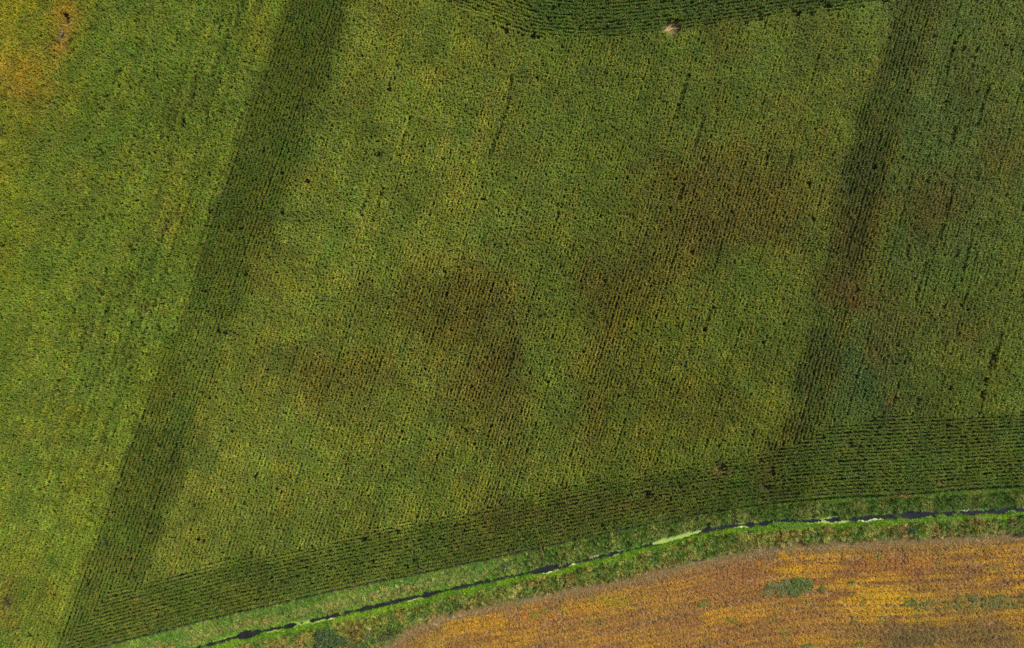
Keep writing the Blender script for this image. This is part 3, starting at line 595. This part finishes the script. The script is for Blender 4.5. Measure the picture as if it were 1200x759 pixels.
# ---------------------------------------------------------------- shrubs and weed clumps, each on its own
def foliage_mat(name, c, var=.35):
    return mat_leaf(name, 1.0, fixed=tuple(lin(c) * GAIN * np.array((1.1, 1.0, .7))), var=.5, transl=.2)
FM = {}
def fm(c):
    if c not in FM: FM[c] = foliage_mat('leaves_%d' % len(FM), c)
    return FM[c]
def bush(kind, px, py, rx, ry, h, col, label, cat, group, dens=1.0, woody=True, leaf=.10):
    rr = random.Random(int(px * 31 + py)); z0 = float(ground_z(np.array(float(px)), np.array(float(py)))) - .03
    rx *= S; ry *= S
    root = bpy.data.objects.new(kind, None); COL.objects.link(root); root.location = (float(WX(px, h * .6)), float(WY(py, h * .6)), z0); tag(root, label, cat, group)
    lobes = [(rr.uniform(-.75, .75) * rx, rr.uniform(-.7, .7) * ry, rr.uniform(.2, .5)) for _ in range(max(5, int(9 * dens)))]
    mb = MB(); N_ = int(430 * dens * max(.35, rx * ry / 1.2)); leaf *= 1.45; h *= 1.3
    for i in range(N_):
        lx, ly, lr = lobes[int(len(lobes) * rr.random() ** 1.4)]; a = rr.uniform(0, 6.28); el = math.asin(rr.uniform(-.1, 1)); q = rr.uniform(.55, 1.05) * lr
        c = Vector((lx + math.cos(a) * math.cos(el) * q * rx * 1.05, ly + math.sin(a) * math.cos(el) * q * ry * 1.05, h * (.25 + .75 * q / .63 * math.sin(el) * rr.uniform(.75, 1.1))))
        c.z = max(c.z, .08 * h)
        d = Vector((rr.gauss(0, 1), rr.gauss(0, 1), rr.gauss(0, .7))).normalized() * leaf * rr.uniform(.6, 1.5); e = d.cross(Vector((rr.gauss(0, .5), rr.gauss(0, .5), 1))).normalized() * leaf * .45
        mb.quad(c - d, c + e, c + d, c - e)
    f = mb.obj('foliage', [fm(col)]); f.parent = root
    sb = MB()
    for lx, ly, lr in lobes:
        sb.tube((lx * .15, ly * .15, 0), (lx * .6, ly * .6, h * .45), .035 if woody else .015, .02 if woody else .01, 0, 5)
        for k in range(3):
            a = rr.uniform(0, 6.28); sb.tube((lx * .6, ly * .6, h * .45), (lx + math.cos(a) * lr * rx * .6, ly + math.sin(a) * lr * ry * .6, h * .8), .018 if woody else .009, .006, 0, 4)
    s = sb.obj('stems', [M_stem]); s.parent = root
G1 = 'shrubs on the ditch bank'; G2 = 'weed clumps among the soybeans'
for a in [
    ('shrub', 384, 748, 19, 13, 2.4, (56, 76, 40), 'largest dark grey green shrub on the lower bank near the photo bottom', 'shrub', G1, 1.5, True, .11),
    ('shrub', 413, 755, 17, 10, 1.7, (70, 80, 42), 'olive shrub between the largest dark shrub and the brown twiggy one', 'shrub', G1, 1.2, True, .1),
    ('shrub', 441, 745, 18, 10, 1.7, (66, 70, 38), 'brown olive twiggy shrub next to the corner of the orange bean field', 'shrub', G1, 1.2, True, .09),
    ('shrub', 461, 741, 10, 6, 1.5, (42, 52, 28), 'small dark shrub touching the corner of the orange bean field', 'shrub', G1, 1.2, True, .09),
    ('shrub', 345, 757, 12, 6, 1.2, (90, 92, 44), 'low yellow olive shrub left of the largest dark shrub', 'shrub', G1, 1.0, True, .09),
    ('shrub', 1068, 623, 6, 6, 1.6, (44, 74, 46), 'small round dark teal green shrub on the weedy lower bank', 'shrub', G1, 1.3, True, .09),
    ('shrub', 1190, 612, 10, 6, 1.3, (108, 88, 68), 'brown dry shrub on the lower bank at the right photo border', 'shrub', G1, 1.1, True, .08),
    ('shrub', 1196, 624, 6, 5, 1.3, (48, 44, 36), 'dark nearly black shrub under the brown dry one at the border', 'shrub', G1, 1.2, True, .08),
    ('shrub', 1056, 619, 6, 4, 1.0, (132, 108, 84), 'pale brown withered shrub beside the round dark teal one', 'shrub', G1, 1.0, True, .07),
    ('shrub', 635, 668 - 22, 5, 8, 1.3, (112, 92, 58), 'brown upright shrub among the reeds above the broad dark pool', 'shrub', G1, 1.0, True, .08),
    ('shrub', 594, 664, 6, 6, 1.3, (62, 96, 58), 'blue green shrub on the upper bank between tan grasses', 'shrub', G1, 1.1, True, .09),
    ('shrub', 612, 696, 8, 5, 1.3, (50, 74, 30), 'dark green shrub on the lower bank against the grey dry margin', 'shrub', G1, 1.1, True, .09),
    ('weed_clump', 911, 690, 16, 14, .95, (100, 104, 64), 'greyish left half of the big double weed clump in the orange field', 'weeds', G2, 1.3, False, .09),
    ('weed_clump', 936, 688, 19, 12, 1.1, (80, 96, 40), 'rich green right half of the big double weed clump in the orange field', 'weeds', G2, 1.5, False, .1),
    ('weed_clump', 965, 691, 5, 6, .8, (88, 96, 38), 'small green weed clump just right of the big double clump', 'weeds', G2, 1.1, False, .08),
    ('weed_clump', 996, 683, 7, 3.5, .7, (78, 98, 42), 'flat green weed clump between the big double clump and the long low one', 'weeds', G2, 1.0, False, .08),
    ('weed_clump', 1020, 685, 13, 2.6, .6, (100, 94, 44), 'long low dull olive weed clump on reddish stubble', 'weeds', G2, 1.0, False, .07),
    ('weed_clump', 1029, 652, 5, 5, .7, (112, 124, 32), 'yellow green weed clump near the upper edge of the bean field', 'weeds', G2, 1.0, False, .08),
    ('weed_clump', 1012, 704, 5, 4, .7, (84, 96, 40), 'small green weed clump at the corner of the brightest yellow patch', 'weeds', G2, 1.0, False, .07),
    ('weed_clump', 1002, 725, 6, 6, .7, (106, 96, 50), 'dull olive weed clump below the brightest yellow patch', 'weeds', G2, 1.0, False, .07),
    ('weed_clump', 1066, 706, 9, 4, .8, (58, 92, 48), 'blue green weed clump leading the dark streak of weeds', 'weeds', G2, 1.2, False, .08),
    ('weed_clump', 1140, 701, 7, 4.5, .8, (86, 98, 62), 'grey green weed clump in the middle of the dark streak', 'weeds', G2, 1.2, False, .08),
    ('weed_clump', 1165, 662, 7, 6, .7, (122, 120, 38), 'yellowish weed clump above the dark streak near the right border', 'weeds', G2, .9, False, .08),
    ('weed_clump', 857, 727, 9, 4.5, .7, (104, 104, 36), 'oval green weed clump alone on the plain tan beans', 'weeds', G2, 1.1, False, .08),
    ('weed_clump', 824, 706, 10, 5, .7, (94, 102, 36), 'wide green weed clump up-left of the lone oval clump', 'weeds', G2, 1.1, False, .08),
    ('weed_clump', 825, 749, 5, 3.5, .6, (106, 104, 50), 'faint green weed clump below the lone oval clump', 'weeds', G2, .9, False, .07),
    ('weed_clump', 761, 695, 5, 4.5, .6, (116, 100, 42), 'dull small weed clump in the orange strip near the bank', 'weeds', G2, .9, False, .07),
    ('weed_clump', 695, 702, 7, 6, .7, (116, 102, 42), 'olive weed clump amid the golden beans near the bank', 'weeds', G2, 1.0, False, .07),
    ('weed_clump', 703, 728, 5, 5, .7, (104, 98, 40), 'round olive weed clump below the golden beans', 'weeds', G2, 1.0, False, .07),
    ('weed_clump', 635, 719, 17, 8, .7, (124, 112, 36), 'broad sparse olive weed clump, the leftmost in the bean field', 'weeds', G2, .9, False, .07),
    ('weed_clump', 945, 756, 9, 4, .7, (92, 100, 40), 'green weed clump on the bottom photo border left of centre of the field', 'weeds', G2, 1.0, False, .07),
    ('weed_clump', 1008, 754, 6, 4, .7, (84, 104, 34), 'bright green weed clump on the bottom photo border by the dull brown beans', 'weeds', G2, 1.1, False, .08),
]: bush(*a)
# lush rounded grass mounds at the water
MG = 'lush grass mounds at the water edge'
for px, py, rx, ry, lab in [(932, 618, 22, 6, 'wide bright green grass mound under the bend, left of the long algae mat'), (1114, 608, 15, 6, 'tall round bright green grass mound below the wide pool'),
        (1150, 609, 13, 4.5, 'flatter bright green grass mound right of the tall round one'), (1196, 602, 12, 4, 'bright green grass mound cut by the right photo border'),
        (1065, 611, 18, 3, 'thin bright green grass mound left of the tall round one'), (283, 756, 9, 5, 'bright green grass mound on the lower bank under the notched pool')]:
    bush('grass_mound', px, py, rx, ry, .7, (90, 130, 28), lab, 'grass', MG, 1.6, False, .08)
print('instances', n1, n2, n3)
